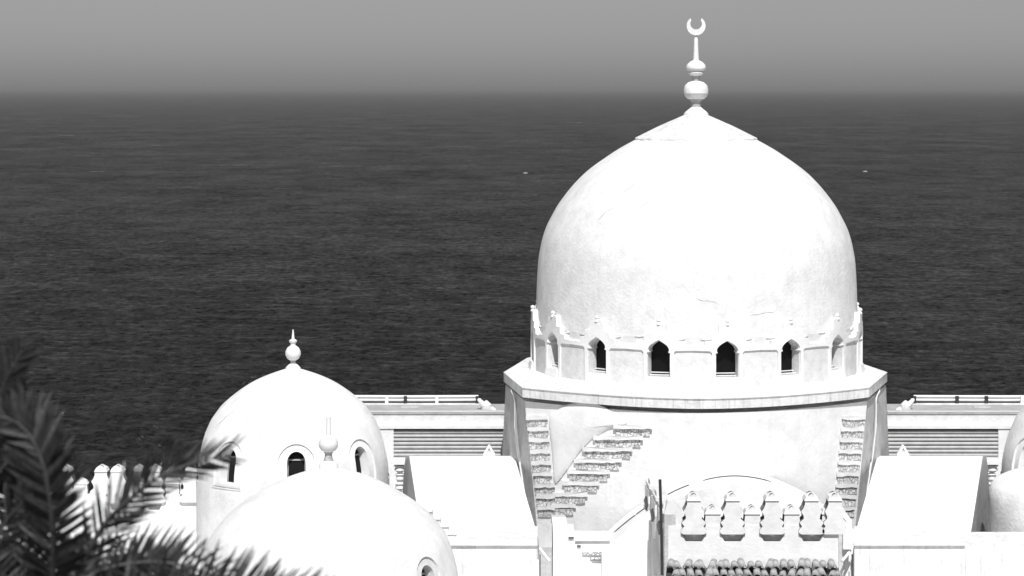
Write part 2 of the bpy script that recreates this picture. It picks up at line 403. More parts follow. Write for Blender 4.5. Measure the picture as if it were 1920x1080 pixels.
m = M(); pts = []
c1 = (0, 0, 17.7/50); c2 = (0, 4.1/50, 10.9/50)
# two-arc crescent opening upward
a1 = R(58); N = 30
outer_a = [math.pi/2 + a1*.62 + (2*math.pi-2*a1*.62)*i/N for i in range(N+1)]
P1 = [(17.7/50*math.cos(a), 17.7/50*math.sin(a)) for a in outer_a]
e0 = P1[0]; e1 = P1[-1]
def ang(p): return math.atan2(p[1]-c2[1], p[0])
b0 = ang(e0); b1 = ang(e1)+2*math.pi
P2 = [(c2[2]*math.cos(b0+(b1-b0)*i/N), c2[1]+c2[2]*math.sin(b0+(b1-b0)*i/N)) for i in range(N+1)]
P2 = P2[1:-1][::-1]
zc_ = HC-(48.5-165)/50
plate(m, [(XC+p[0], zc_+p[1]) for p in P1+P2], [], flat(YC-.06), 0, .12)
obj('crescent', m, WHITE, fin, smooth=30)
m = M(); m.tube([(XC, YC, HC-(72-165)/50), (XC+.03, YC, HC-(64-165)/50)], .03, 6); obj('crescent_stem', m, BAR, fin)
# corner corbel courses and squinch
def course(pxl, pxr, py0, py1, prot, mat, name, jit=0):
    yw = (wallY(pxl, py1)+wallY(pxr, py1))/2; n_ = max(2, int((pxr-pxl)/9)); m = M()
    outl = []
    for i in range(n_+1):
        px = pxl+(pxr-pxl)*i/n_; outl.append((px, py1 + random.uniform(-jit, jit)))
    for i in range(n_, -1, -1):
        px = pxl+(pxr-pxl)*i/n_; outl.append((px, py0 + random.uniform(-jit, jit)))
    def mp(u, z, d):
        Y = wallY(u, z) - prot + d; return W(u, z, Y)
    ol = [(p[0], p[1]) for p in outl]
    plate(m, ol, [], lambda u, z, d: mp(u, z, d), 0, prot+.1)
    return obj(name, m, mat, tw, smooth=20)
for k in range(9):                      # corner strips, left and right
    y0 = 779 + k*21.2; sh = k*2.7
    xl, xr = 986+sh, 1027+min(k, 6)*1.6+ (4 if k > 5 else 0)
    course(xl, xr, y0, y0+8, .10, WHITE, 'corner_ledge', 1.2)
    course(xl+1, xr-1, y0+8.3, y0+21, .035, RUBBLE, 'rubble_course', 1.0)
    xr2, xl2 = 1623-sh*.95, 1579-k*2.0
    course(xl2, xr2, y0, y0+8, .10, WHITE, 'corner_ledge', 1.2)
    course(xl2+1, xr2-1, y0+8.3, y0+21, .035, RUBBLE, 'rubble_course', 1.0)
ends = [1223, 1206, 1186, 1166, 1144, 1124, 1102, 1080, 1060]; starts = [1150, 1112, 1092, 1076, 1064, 1054, 1036, 1034, 1034]
for k in range(9):
    y0 = 796 + k*21.2
    course(starts[k], ends[k], y0, y0+8, .15-.008*k, WHITE, 'squinch_ledge', .8)
    course(starts[k]+4, ends[k]-5, y0+8.3, y0+21, .06, RUBBLE, 'squinch_rubble', 1.0)
def hood(sign, depth):
    px = [(1029, 785), (1042, 771), (1062, 759), (1092, 754), (1122, 758), (1150, 772), (1178, 792), (1150, 800), (1112, 822), (1085, 850), (1064, 880), (1040, 908), (1037, 880), (1034, 840)]
    if sign < 0: px = [(2611-a, b) for a, b in px]
    cx_, cy_ = (1068 if sign > 0 else 2611-1068), 805
    m = M(); n_ = len(px)*6; lo = []
    for i in range(len(px)):
        p0, p1, p2, p3 = [Vector(px[(i+k) % len(px)]) for k in (-1, 0, 1, 2)]
        for j in range(6):
            t_ = j/6; lo.append(.5*((2*p1)+(p2-p0)*t_+(2*p0-5*p1+4*p2-p3)*t_*t_+(3*p1-p0-3*p2+p3)*t_**3))
    rings = []
    for k in range(9):
        s_ = k/8
        s2 = math.sin((1-s_)*math.pi/2) if k < 8 else .01
        prot = depth*math.sqrt(max(0, 1-s2*s2)) if k else 0
        rings.append([W(cx_+(p.x-cx_)*s2, cy_+(p.y-cy_)*s2, wallY(cx_+(p.x-cx_)*s2, cy_+(p.y-cy_)*s2)-prot*.9 - (.03 if k else -.1)) for p in lo])
    m.loft(rings); obj('squinch_shell', m, WHITE, tw, smooth=60)
hood(1, .17)
# cables on the shaded corners
for sg in (1, -1):
    def mx_(p): return p if sg > 0 else 2608-p
    m = M(); m.tube([W(mx_(p), q, Y) for p, q, Y in ((963, 712, 88.2), (958.5, 722, 88.4), (959, 733, 88.3), (964, 742, 87.9), (966, 752, 87.7), (966, 800, 87.6), (972, 853, 87.4), (984, 930, 86.9))], .035, 6)
    obj('hanging_cable', m, CABLE_W, tw)
    m = M(); m.tube([W(mx_(p), q, Y) for p, q, Y in ((967, 745, 87.5), (967, 775, 87.45), (968, 805, 87.35), (974, 860, 87.2))], .025, 6)
    obj('wall_crack', m, BAR, tw)
# ------------------------------------------------------------------ small domed towers (left, and its twin cut by the right edge)
def rfun(table):
    tb = sorted(table, key=lambda p: p[1])
    def f(z):
        if z <= tb[0][1]: return tb[0][0]
        for a, b in zip(tb, tb[1:]):
            if z <= b[1]: return a[0]+(b[0]-a[0])*(z-a[1])/(b[1]-a[1])
        return tb[-1][0]
    return f
def arch(w_, zb_, zs, ra, n=10, uscale=1.0):
    pts = [(-w_, zb_), (w_, zb_), (w_, zs)]
    for k in range(1, n): pts.append((w_*math.cos(math.pi*k/n), zs + ra*math.sin(math.pi*k/n)))
    pts.append((-w_, zs)); return [(p[0]/uscale, p[1]) for p in pts]
def domed(cx, cy, scale, table, rot, nwin, sect, zlow, ztopwin, win, lab, cat, fin_pieces, name):
    t = thing(name, (cx, cy, DECK), lab, cat, 'small domes beside the main tower' if name == 'small_domed_tower' else 'low front domes')
    tb = smooth_prof([(r/scale, HC-(y-165)/scale) for r, y in table], 4)
    rf = rfun(tb); hs_ = math.pi/nwin
    r0 = rf(zlow+.5)
    dwl = M()
    for i in range(nwin):
        a0 = rot + i*2*hs_
        hole = arch(win['fo'], win['zb']-.05, win['zs'], win['fr'], 12, r0)
        plate(dwl, [(-hs_, zlow), (hs_, zlow), (hs_, ztopwin), (-hs_, ztopwin)], [hole], cyl(cx, cy, a0, rf), 0, .10, cutu=frange(-hs_, hs_, R(3.75)), cutz=frange(zlow, ztopwin, .28))
        m = M()
        plate(m, arch(win['fo']+.01, win['zb']-.06, win['zs'], win['fr']+.01, 12, r0), [arch(win['o'], win['zb']+.08, win['zs'], win['r'], 12, r0)], cyl(cx, cy, a0, lambda z: rf(z)-.07), 0, .42, cutu=frange(-.25, .25, .06), cutz=frange(zlow, ztopwin, .28))
        wf = obj('window_surround', m, PANEL if win.get('p') else WHITE, t)
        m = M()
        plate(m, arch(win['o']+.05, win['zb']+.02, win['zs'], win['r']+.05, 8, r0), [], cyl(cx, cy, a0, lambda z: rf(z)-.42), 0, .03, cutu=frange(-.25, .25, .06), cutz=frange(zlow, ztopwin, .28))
        obj('dark_backing', m, DARKW, wf)
        m = M(); zz = win['zs']+.02
        plate(m, [(-win['o']/r0, zz), (win['o']/r0, zz), (win['o']/r0, zz+.05), (-win['o']/r0, zz+.05)], [], cyl(cx, cy, a0, lambda z: rf(z)-.36), 0, .06, cutu=frange(-.2, .2, .05))
        plate(m, [(-win['o']/r0, win['zb']+.1), (-win['o']/r0+.012, win['zb']+.1), (-win['o']/r0+.012, zz), (-win['o']/r0, zz)], [], cyl(cx, cy, a0, lambda z: rf(z)-.36), 0, .06)
        obj('window_bar', m, BAR, wf)
        m = M()
        plate(m, [(-(win['fo']+.02)/r0, win['zb']-.09), ((win['fo']+.02)/r0, win['zb']-.09), ((win['fo']+.02)/r0, win['zb']-.05), (-(win['fo']+.02)/r0, win['zb']-.05)], [], cyl(cx, cy, a0, lambda z: rf(z)+.025), 0, .2, cutu=frange(-.25, .25, .06))
        obj('sill', m, WHITE, wf)
    obj('drum', dwl, DOME, t, smooth=25)
    m = M(); up = [(rf(ztopwin), ztopwin)] + [p for p in tb if p[1] > ztopwin+.01]
    m.lathe(cx, cy, up, 112); obj('dome', m, DOME, t, smooth=60)
    f = finial(t, cx, cy, scale, fin_pieces, WHITE)
    return t
SY = 88.0; SS = F/SY
small_tab = [(180, 1060), (180, 950), (180.5, 900), (180, 880), (178.5, 862), (176, 850), (172, 833), (167, 818), (154, 788), (144, 773), (134, 760), (120, 747), (105, 735), (86, 722), (66, 711), (42, 701), (17, 692.5)]
small_fin = [('finial_base', [(14, 694), (14.2, 689.5), (10, 685), (6, 682), (0, 682)]),
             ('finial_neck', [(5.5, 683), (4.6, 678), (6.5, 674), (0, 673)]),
             ('finial_ball', [(7, 675), (11, 672), (14.5, 665), (14.3, 659), (11, 652), (5.5, 648), (0, 648)]),
             ('finial_collar', [(5, 649), (4.5, 644), (7, 641.5), (7.5, 638.5), (4, 636), (0, 635)]),
             ('finial_spike', [(3, 637), (2, 627), (1, 618), (0, 617.5)])]
win = dict(fo=.67, fr=.62, o=.34, r=.36, zb=36.15, zs=37.06, p=False)
for px, rot, lab in ((549.5, R(7.1), 'mid-sized white dome with arched windows to the left of the main tower'),
                     (2061, R(-19), 'white dome cut off by the right edge with one arched window showing')):
    domed(XY(px, SY), SY, SS, small_tab, rot, 8, 0, DECK, 37.9, win, lab, 'dome', small_fin, 'small_domed_tower')
FY = 78.0; FS = F/FY
front_tab = [(246, 1180), (245, 1110), (243, 1080), (237, 1050), (226, 1017), (218, 1001), (206, 985), (193, 969.5), (177, 955), (157, 940), (134, 925), (117, 915), (97, 905), (76, 895.5), (50, 886.5), (24, 879), (8, 877)]
front_fin = [('finial_base', [(18, 880), (18.5, 872), (14, 867), (8, 863), (0, 863)]),
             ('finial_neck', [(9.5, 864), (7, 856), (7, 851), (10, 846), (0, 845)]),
             ('finial_ball', [(9, 847), (14, 844), (18, 837), (18.5, 830), (15, 822), (8, 816.5), (0, 816)]),
             ('finial_spike', [(5.2, 818), (4.6, 800), (4.2, 781), (0, 780)])]
win2 = dict(fo=.62, fr=.62, o=.34, r=.36, zb=33.9, zs=34.9, p=True)
right_tab = [(135, 1180), (135, 1060), (135, 960), (135, 935), (133, 920), (127, 907), (112, 895.5), (88, 886), (56, 880), (26, 877), (8, 876)]
for px, rot, lab, tab_, nw_ in ((616, R(55), 'broad low white dome in front, its spike finial rising over the palm leaves', front_tab, 3),
                     (1990, R(20), 'low white dome whose left shoulder just enters at the right edge', right_tab, 1)):
    FY_ = FY if nw_ == 3 else 84.6; nw_ = 3; domed(XY(px, FY_), FY_, F/FY_, tab_, rot, nw_, 0, 33.0, 35.9, win2, lab, 'dome', front_fin, 'low_front_dome')

# ------------------------------------------------------------------ barrel vaults
def vault(side):
    mx_ = (lambda p: p) if side > 0 else (lambda p: 2610-p)
    t = thing('barrel_vault', (XY(mx_(870), 86), 86, 35), 'plain white half-barrel roof between the %s dome and the main tower' % ('left' if side > 0 else 'right-edge'), 'vaulted roof', 'barrel vaults flanking the tower')
    Yb, Yf = 89.0, 83.2; zt_ = ZY(851, 89.5); zb_ = ZY(1000, Yf)
    N = 16; secs = []
    for i in range(N+1):
        a = math.pi/2*(1-i/N); Y = Yb - (Yb-Yf)*math.cos(a)**.9 if a < math.pi/2 else Yb
        z = zb_ + (zt_-zb_)*math.sin(a)**1.0; secs.append((Y, z, i/N))
    m = M(); E = []; Rt = []; BK = []
    for Y, z, q in secs:
        ys = 165 + (HC-z)*F/Y; k = (ys-853)/142
        E.append((XY(mx_(767+22*k), Y), Y, z)); Rt.append((XY(mx_(964+41*k), Y), Y, z))
        BK.append((XY(mx_(762-10*max(k, 0)**.5), 89.4), 89.4, max(ZY(ys, 89.4), DECK-.3)))
    m.add(E+Rt, [(i, i+1, N+2+i, N+1+i) for i in range(N)])
    obj('vault_roof', m, WHITE, t, smooth=60)
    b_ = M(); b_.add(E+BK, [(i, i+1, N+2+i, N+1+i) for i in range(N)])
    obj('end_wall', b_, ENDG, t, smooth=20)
    # parapet below
    m = M(); pa, pb = sorted((mx_(800), mx_(1008))); m.loft([[(XY(pa, 80), 80, z), (XY(pb, 80), 80, z), (XY(pb, Yf+.25), Yf+.25, z), (XY(pa, Yf+.25), Yf+.25, z)] for z in (DECK, ZY(1022, 80))]); obj('parapet_wall', m, STAIN, t)
    m = M(); m.box(XY(pa, 79.9), XY(pb, 79.9), 79.9, 80.12, ZY(1022, 80)+.004, ZY(1022, 80)+.05); obj('coping', m, WHITE, t)
    return t
vault(1); vault(-1)
# long white wall on the right below the vault
t = thing('lower_right_wall', (XY(1770, 80), 80, DECK), 'long white wall streaked with rain marks at the lower right', 'wall')
m = M(); m.box(XY(1810.5, 80), XY(2100, 80), 80.01, 82.4, DECK, ZY(1022.3, 80)); obj('wall', m, STAIN, t)
# stepped kerb beside the front dome
t = thing('stepped_parapet', (XY(830, 81.5), 81.5, DECK), 'small crow-stepped parapet climbing behind the right shoulder of the low front dome', 'parapet')
for k in range(5):
    x0 = 796+k*15; y0 = 956+k*14
    m = M(); m.box(XY(x0, 82), XY(x0+15.0, 82), 81.6, 82.6, DECK, ZY(y0, 82)); obj('step', m, PANEL, t, smooth=0)
    m = M(); m.box(XY(x0-1, 82), XY(x0+15.5, 82), 81.55, 82.65, ZY(y0, 82)+.003, ZY(y0, 82)+.05); obj('step_cap', m, WHITE, t, smooth=0)

# ------------------------------------------------------------------ rear wings with corrugated panels
def rear(side):
    mx_ = (lambda p: p) if side > 0 else (lambda p: 2610-p)
    def bx(m, a, b, y0, y1, Y, D, grow=0):
        x0, x1 = sorted((XY(mx_(a), Y), XY(mx_(b), Y))); m.box(x0, x1, Y, Y+D, ZY(y1, Y), ZY(y0, Y))
    t = thing('rear_wing', (XY(mx_(830), 94), 94, DECK), 'rear flat-roofed wing with ribbed grey panel, %s' % ('between the left dome and the tower' if side > 0 else 'running off the right side of the photo'), 'building', 'rear wings')
    L_ = 640 if side > 0 else 560
    m = M(); bx(m, L_, 738, 804, 1000, 92.6, 4.5); obj('wall', m, WHITE, t)
    m = M(); bx(m, 738, 962, 858, 1000, 92.62, 4.4); obj('wall', m, WHITE, t)
    m = M(); bx(m, 738, 962, 805, 862, 92.98, 3.5); obj('panel_back', m, SIDE, t)
    for k in range(7):       # corrugations
        y0 = 807+k*7.15; m = M(); pr = []
        x0, x1 = sorted((XY(mx_(738.5), 92.95), XY(mx_(958), 92.95))); zc_ = ZY(y0+3.4, 92.7); n_ = 8; hh = .064
        ringL = [(x0, 92.72 - .07*math.cos(a), zc_ + hh*math.sin(a)) for a in [math.pi*(-.5 + i/n_) for i in range(n_+1)]] + [(x0, 93.2, zc_+hh), (x0, 93.2, zc_-hh)]
        ringR = [(x1, p[1], p[2]+random.uniform(-.004, .004)) for p in ringL]
        m.loft([ringL, ringR]); obj('corrugated_rib', m, CORR, t, smooth=50)
    m = M(); bx(m, L_, 962, 798.5, 804, 92.55, 2.4); obj('ledge', m, WHITE, t)
    m = M(); bx(m, L_, 958, 776, 799, 92.9, 2.0); obj('upper_wall', m, PANEL, t)
    m = M(); bx(m, L_, 946, 772, 776, 92.85, 2.3); obj('roof_slab', m, FELT, t)
    m = M(); bx(m, L_, 946, 771, 772.0, 92.84, .12); obj('roof_edge', m, WHITE, t)
    # kerb pieces on the roof, rails and brackets
    m = M(); bx(m, L_, 905, 757, 760, 94.9, .2); obj('roof_kerb', m, STAIN, t)
    for (a, b, y) in ((L_, 897, 743), (L_, 902, 749.5)):
        m = M(); x0, x1 = sorted((XY(mx_(a), 95.1), XY(mx_(b), 95.1)))
        m.tube([(x0, 95.1, ZY(y, 95.1)), ((x0+x1)/2, 95.1, ZY(y+.6, 95.1)), (x1, 95.1, ZY(y, 95.1))], .05, 8); obj('rail', m, RAIL, t)
    m = M(); bx(m, L_, 897, 753.5, 756.5, 95.1, .1); obj('rail_shadow_bar', m, IRON, t)  # dark bar stands in for the shadow gap below the rails
    for a in ((722, 757, 816, 892) if side > 0 else (600, 690, 757, 812, 892)):
        m = M(); bx(m, a, a+6, 743, 758, 94.95, .25); obj('rail_post', m, IRON if a in (757, 892, 812) else RAIL, t)
    m = M(); bx(m, 752, 784, 763, 766, 94.0, .3); obj('roof_pipe', m, SIDE, t)
    m = M(); c = W(mx_(912), 764, 93.6); s_ = 49.0
    m.lathe(c.x, c.y, [(6/s_, c.z-.22), (9/s_, c.z-.12), (11/s_, c.z), (10/s_, c.z+.12), (6/s_, c.z+.19), (3/s_, c.z+.25), (0, c.z+.28)], 14); obj('urn', m, PANEL, t)
    m = M(); m.box(c.x-.32, c.x+.32, 93.3, 93.9, c.z-.31, c.z-.22); obj('urn_foot', m, BAR, t)
    m = M(); m.tube([W(mx_(a), b, 93.5) for a, b in ((896, 748), (901, 753), (906, 759), (909, 762))], [.05, .09, .12, .1], 7); obj('bracket', m, RAIL, t)
    m = M(); m.tube([W(mx_(a), b, 93.4) for a, b in ((920, 766), (927, 769), (931, 773), (946, 772))], [.10, .08, .05, .05], 7); obj('bracket', m, RAIL, t)
    # triangular ornament over the vault
    o = thing('triangular_roof_ornament', (XY(mx_(917), 88.8), 88.8, ZY(852, 88.8)), 'tiny pierced triangular ornament on top of the %s barrel vault' % ('left' if side > 0 else 'right'), 'roof ornament', 'triangular roof ornaments')
    m = M(); x = XY(mx_(917), 88.8); z = ZY(853, 88.8); s_ = 1/51.8
    plate(m, [(x-11*s_, z-.1), (x+11*s_, z-.1), (x+11*s_, z+2*s_), (x+7*s_, z+9*s_), (x+2*s_, z+18*s_), (x, z+20*s_), (x-2*s_, z+18*s_), (x-7*s_, z+9*s_), (x-11*s_, z+2*s_)], [[(x-4*s_, z+7*s_), (x+4*s_, z+7*s_), (x, z+14*s_)]], flat(88.7), 0, .2)
    obj('ornament_body', m, WHITE, o, smooth=0)
rear(1); rear(-1)

# ------------------------------------------------------------------ ornamental merlons
PXM = 1/56.0
# half outline of a tall merlon (half width px, height px above its foot)
TALL = [(19, 14), (24, 17), (24, 22), (18, 29), (23, 36), (15, 43), (15, 48), (19.5, 57), (15, 64), (12.5, 71), (13, 77), (9, 83), (4, 88), (0, 90)]
SHORT = [(13, 0), (15, 40), (14, 52), (15, 54), (9, 61), (4, 66), (0, 68)]
def sym(h): return [(-a, b) for a, b in h] + [(a, b) for a, b in h[::-1][1:]]
def merlon(parent, px, pyfoot, Y, kind, name='merlon', s=1.0, th=.28, mat=None):
    x = XY(px, Y); z = ZY(pyfoot, Y); k = s*Y/F
    pts = [(x+a*k, z+b*k) for a, b in sym(kind)]
    m = M(); body = [p for p in pts]; plate(m, body, [], flat(Y), 0, th)
    o = obj(name, m, mat or SOFT, parent, smooth=0)
    o.data.materials.append(EDGE_SHADE)          # dark colour paints the shade of the side faces
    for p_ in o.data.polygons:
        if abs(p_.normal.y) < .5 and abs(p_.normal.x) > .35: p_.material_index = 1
    zc_ = z + (kind[-4][1])*k; hw = kind[-4][0]*k*1.06; ztop = z+kind[-1][1]*k*1.01
    m = M(); m.add([(x-hw, Y-.04, zc_), (x+hw, Y-.04, zc_), (x+hw, Y+th+.04, zc_), (x-hw, Y+th+.04, zc_), (x-hw*.75, Y+.0, zc_+(ztop-zc_)*.5), (x+hw*.75, Y+.0, zc_+(ztop-zc_)*.5), (x+hw*.75, Y+th, zc_+(ztop-zc_)*.5), (x-hw*.75, Y+th, zc_+(ztop-zc_)*.5), (x, Y+th*.5, ztop)],
          [(0,1,2,3),(0,1,5,4),(1,2,6,5),(2,3,7,6),(3,0,4,7),(4,5,8),(5,6,8),(6,7,8),(7,4,8)])
    obj('merlon_cap', m, WHITE, o, smooth=0)
    return o
def trapz(parent, px, py0, py1, Y, w0, w1):
    m = M(); plate(m, [(XY(px-w0, Y), ZY(py0, Y)), (XY(px-w1, Y), ZY(py1, Y)), (XY(px+w1, Y), ZY(py1, Y)), (XY(px+w0, Y), ZY(py0, Y))], [], flat(Y), 0, .02)
# central parapet
PY_ = 76.0
t = thing('ornamental_parapet', (XY(1410, PY_), PY_, DECK), 'pale parapet crowned with tall keyhole-shaped merlons in front of the tower', 'parapet')
holes = []
for px in (1301, 1374, 1448, 1522):
    w0, w1 = 23, 15
    holes.append([(XY(px-w1, PY_), ZY(1016, PY_)), (XY(px+w1, PY_), ZY(1016, PY_)), (XY(px+w0, PY_), ZY(1002, PY_)), (XY(px+6, PY_), ZY(1003, PY_)), (XY(px, PY_), ZY(1006, PY_)), (XY(px-6, PY_), ZY(1003, PY_)), (XY(px-w0, PY_), ZY(1002, PY_))])
m = M(); plate(m, [(XY(1246, PY_), DECK-.5), (XY(1572, PY_), DECK-.5), (XY(1572, PY_), ZY(985, PY_)), (XY(1246, PY_), ZY(985, PY_))], holes, flat(PY_), 0, .45)
obj('wall', m, WHITE, t, smooth=0)
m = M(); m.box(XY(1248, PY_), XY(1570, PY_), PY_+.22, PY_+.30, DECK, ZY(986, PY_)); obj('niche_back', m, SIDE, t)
for px in (1337, 1411, 1485, 1556): merlon(t, px, 1018, PY_+.02, SHORT, th=.5)
m = M(); 
plate(m, [(XY(1247, PY_), ZY(986, PY_)), (XY(1280, PY_), ZY(986, PY_)), (XY(1279, PY_), ZY(959, PY_)), (XY(1262, PY_), ZY(938, PY_)), (XY(1252, PY_), ZY(940, PY_)), (XY(1247, PY_), ZY(958, PY_))], [], flat(PY_+.02), 0, .5); obj('corner_merlon', m, SOFT, t, smooth=0)
for k, px in enumerate((1301, 1374, 1448, 1522, 1566)):
    o = merlon(t, px, 1016, PY_-.1, TALL, name='tall_merlon', th=.62)
# left return wall of the parapet with its inlaid diamonds
t2 = thing('parapet_return_wall', (XY(1228, 79), 79, DECK), 'narrow shaded return wall with pale spear-shaped inlays left of the parapet', 'wall')
A_ = Vector((XY(1246, PY_)-.003, PY_-.004, 0)); B_w = Vector((XY(1210.5, 82.6), 82.6, 0)); dw_ = (B_w-A_).normalized(); nw = Vector((-dw_.y, dw_.x, 0)); LW = (B_w-A_).length
def rw(u, out, z): p = A_ + dw_*u + nw*out; return (p.x, p.y, z)
ztp = ZY(934, 79)
def rbox(m, u0, u1, o0, o1, z0, z1): m.loft([[rw(u0, o0, z), rw(u1, o0, z), rw(u1, o1, z), rw(u0, o1, z)] for z in (z0, z1)])
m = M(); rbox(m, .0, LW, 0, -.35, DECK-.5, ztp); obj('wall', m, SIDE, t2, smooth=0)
for (ua, ub) in ((.35, 1.5), (2.5, 3.9), (4.9, 6.2)):
    um = (ua+ub)/2; m = M()
    plate(m, [(um, ztp-1.35), (ub-.25, ztp-1.0), (ub, ztp-.5), (ub, ztp-.05), (ua, ztp-.05), (ua, ztp-.5), (ua+.25, ztp-1.0)], [], lambda u, z, d: rw(u, .06-d, z), 0, .07); sp = obj('pale_inlay', m, RAIL, t2, smooth=0)
    m = M(); plate(m, [(um, ztp-.8), (um+.6, ztp-.58), (um, ztp-.36), (um-.6, ztp-.58)], [], lambda u, z, d: rw(u, .1-d, z), 0, .05); obj('diamond', m, IRON, sp, smooth=0)
for u_ in (.7, 3.0, 5.3):
    m = M(); rbox(m, u_-.6, u_+.6, .05, -.4, ztp+.003, ztp+.1); rbox(m, u_-.35, u_+.35, .0, -.33, ztp+.1, ztp+.25); obj('coping_block', m, PANEL, t2, smooth=0)
# pole
m = M(); m.tube([W(1241.5, 1078, 75.2), W(1240, 980, 75.2), W(1237.5, 899, 75.2)], .045, 8)
tag(obj('antenna_pole', m, IRON), 'thin dark metal pole standing at the corner of the ornamental parapet', 'pole')
# tiles in front of the parapet
t = thing('tiled_canopy', (XY(1410, 75), 75, DECK), 'small canopy of weathered curved roof tiles below the ornamental parapet', 'tiled roof')
ty = 75.1
m = M(); zz = ZY(1062, PY_)
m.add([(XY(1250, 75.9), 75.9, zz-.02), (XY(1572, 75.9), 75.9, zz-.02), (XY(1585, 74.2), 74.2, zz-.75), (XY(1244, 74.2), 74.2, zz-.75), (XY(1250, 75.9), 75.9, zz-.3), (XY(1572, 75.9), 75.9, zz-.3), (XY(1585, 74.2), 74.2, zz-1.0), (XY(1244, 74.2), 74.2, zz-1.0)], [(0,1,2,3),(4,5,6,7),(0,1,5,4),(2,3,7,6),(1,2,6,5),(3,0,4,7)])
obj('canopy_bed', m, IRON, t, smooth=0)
tm = M(); n_ = 6; 
ro = [(-.125*math.cos(math.pi*i/n_), 0, .115*math.sin(math.pi*i/n_)) for i in range(n_+1)]; ri = [(a*.78, b, c*.78) for a, b, c in ro]
ro2 = [(a*.82, .52, c*.82+.12) for a, b, c in ro]; ri2 = [(a*.78, b, c*.78+.0) for a, b, c in ro2]
r1 = ro + ri[::-1]; r2 = ro2 + [(p[0], p[1], p[2]) for p in ri2[::-1]]
tm.loft([r1, r2]); me_t = None
for row in range(4):
    for c in range(21):
        x = XY(1256, 75.5) + (c + .5*(row % 2))*.252; y = 75.45-row*.42; z = zz+.02-row*.18 + random.uniform(-.02, .02)
        if me_t is None: o = obj('roof_tile', tm, TILE, t, smooth=50); me_t = o.data; me_t.transform(Matrix.Translation(t.location))
        else: o = bpy.data.objects.new('roof_tile', me_t); COL.objects.link(o); o.parent = t
        o.location = (x-t.location.x, y-t.location.y, z-t.location.z); o.rotation_euler = (random.uniform(-.12, .12), random.uniform(-.15, .15), random.uniform(-.3, .1))
# arched white roof behind the parapet with thin dark tubes along its arc
t = thing('arched_porch_roof', (XY(1380, 80), 80, DECK), 'low white curved porch roof rising behind the ornamental parapet, edged by a thin dark line', 'roof')
m = M(); N = 40; rr = []
def arc(px): 
    q = min(1, abs(px-1378)/250); return 893 + 128*q**1.9
for Y in (80.6, 81.0, 81.4, 81.8, 82.0):
    k = {80.6: 16, 81.0: 9, 81.4: 4, 81.8: 1, 82.0: 0}[Y]
    rr.append([W(1128+ i*500/N, arc(1128+i*500/N)+k, Y) for i in range(N+1)])
V = [p for r in rr for p in r]; m.add(V, [(j*(N+1)+i, j*(N+1)+i+1, (j+1)*(N+1)+i+1, (j+1)*(N+1)+i) for j in range(4) for i in range(N)])
bk = [W(1128+ i*500/N, arc(1128+i*500/N), 82.0) for i in range(N+1)]; m.add(bk + [Vector((p.x, 83.2, p.z)) for p in bk], [(i, i+1, N+2+i, N+1+i) for i in range(N)])
fr_ = [W(1128+ i*500/N, arc(1128+i*500/N)+16, 80.6) for i in range(N+1)]; m.add(fr_ + [Vector((p.x, 80.6, DECK-.2)) for p in fr_], [(i, i+1, N+2+i, N+1+i) for i in range(N)])
obj('curved_roof', m, WHITE, t, smooth=60)
for a, b in ((1152, 1192), (1193, 1208), (1212, 1222), (1250, 1293), (1318, 1445)):
    m = M(); nn_ = 12; m.tube([W(a+(b-a)*i/nn_, arc(a+(b-a)*i/nn_)-.5, 81.97) for i in range(nn_+1)], [.012]+[.028]*(nn_-1)+[.012], 6); obj('dark_line', m, LINE_D, t)
# white block and low steps at the tower foot
t = thing('entrance_block', (XY(1120, 80.5), 80.5, DECK), 'plain white block with a broken ledge at the foot of the main tower', 'building')
def pbox(a, b, y0, y1, Y, D, nm, mat, tt=None):
    m = M(); m.box(XY(a, Y), XY(b, Y), Y, Y+D, ZY(y1, Y), ZY(y0, Y)); return obj(nm, m, mat, tt or t, smooth=0)
pbox(1037, 1064, 992, 1200, 80.6, 2.3, 'pier', WHITE); pbox(1064.3, 1078, 1006, 1200, 80.65, 2.3, 'pier', WHITE)
pbox(1078.3, 1246, 1016, 1200, 80.8, 2.0, 'wall', WHITE)
pbox(1078.3, 1144, 1014.5, 1016, 80.74, .055, 'dark_ledge', BAR)
for (a, b, y0, y1, mat) in ((1066, 1076, 1007.5, 1009.5, IRON), (1082, 1089, 1023, 1025, IRON), (1092, 1150, 1035, 1041, RUBBLE), (1092, 1152, 1033, 1035, WHITE), (1106, 1150, 1045, 1049, RUBBLE), (1110, 1163, 1051, 1052.5, BAR)):
    pbox(a, b, y0, y1, 80.58 if b < 1080 else 80.74, .055, 'broken_ledge', mat)
# shaded slots and slanting pipes either side of the tower
for sg in (1, -1):
    mx_ = (lambda p: p) if sg > 0 else (lambda p: 2610-p)
    t = thing('rain_gutter', W(mx_(1022), 1080, 81), 'short slanting gutter in the shaded slot at the %s foot of the tower' % ('left' if sg > 0 else 'right'), 'gutter', 'gutters at the tower foot')
    m = M(); m.tube([W(mx_(1012), 1028, 80.2), W(mx_(1022), 1041, 80.0), W(mx_(1031), 1052, 79.8)], .045, 7); obj('pipe', m, RAIL, t)
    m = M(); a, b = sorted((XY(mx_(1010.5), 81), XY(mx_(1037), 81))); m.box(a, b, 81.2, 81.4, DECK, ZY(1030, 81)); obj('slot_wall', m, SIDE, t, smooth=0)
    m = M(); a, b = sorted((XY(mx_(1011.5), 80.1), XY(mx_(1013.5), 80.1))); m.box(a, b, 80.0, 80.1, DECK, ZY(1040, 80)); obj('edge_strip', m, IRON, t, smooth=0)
t = thing('right_pier', (XY(1585, 79), 79, DECK), 'narrow white pier right of the ornamental parapet', 'pier')
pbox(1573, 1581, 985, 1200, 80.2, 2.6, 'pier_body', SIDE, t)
pbox(1581, 1597, 975, 1030, 80.0, 2.8, 'pier_head', WHITE, t)

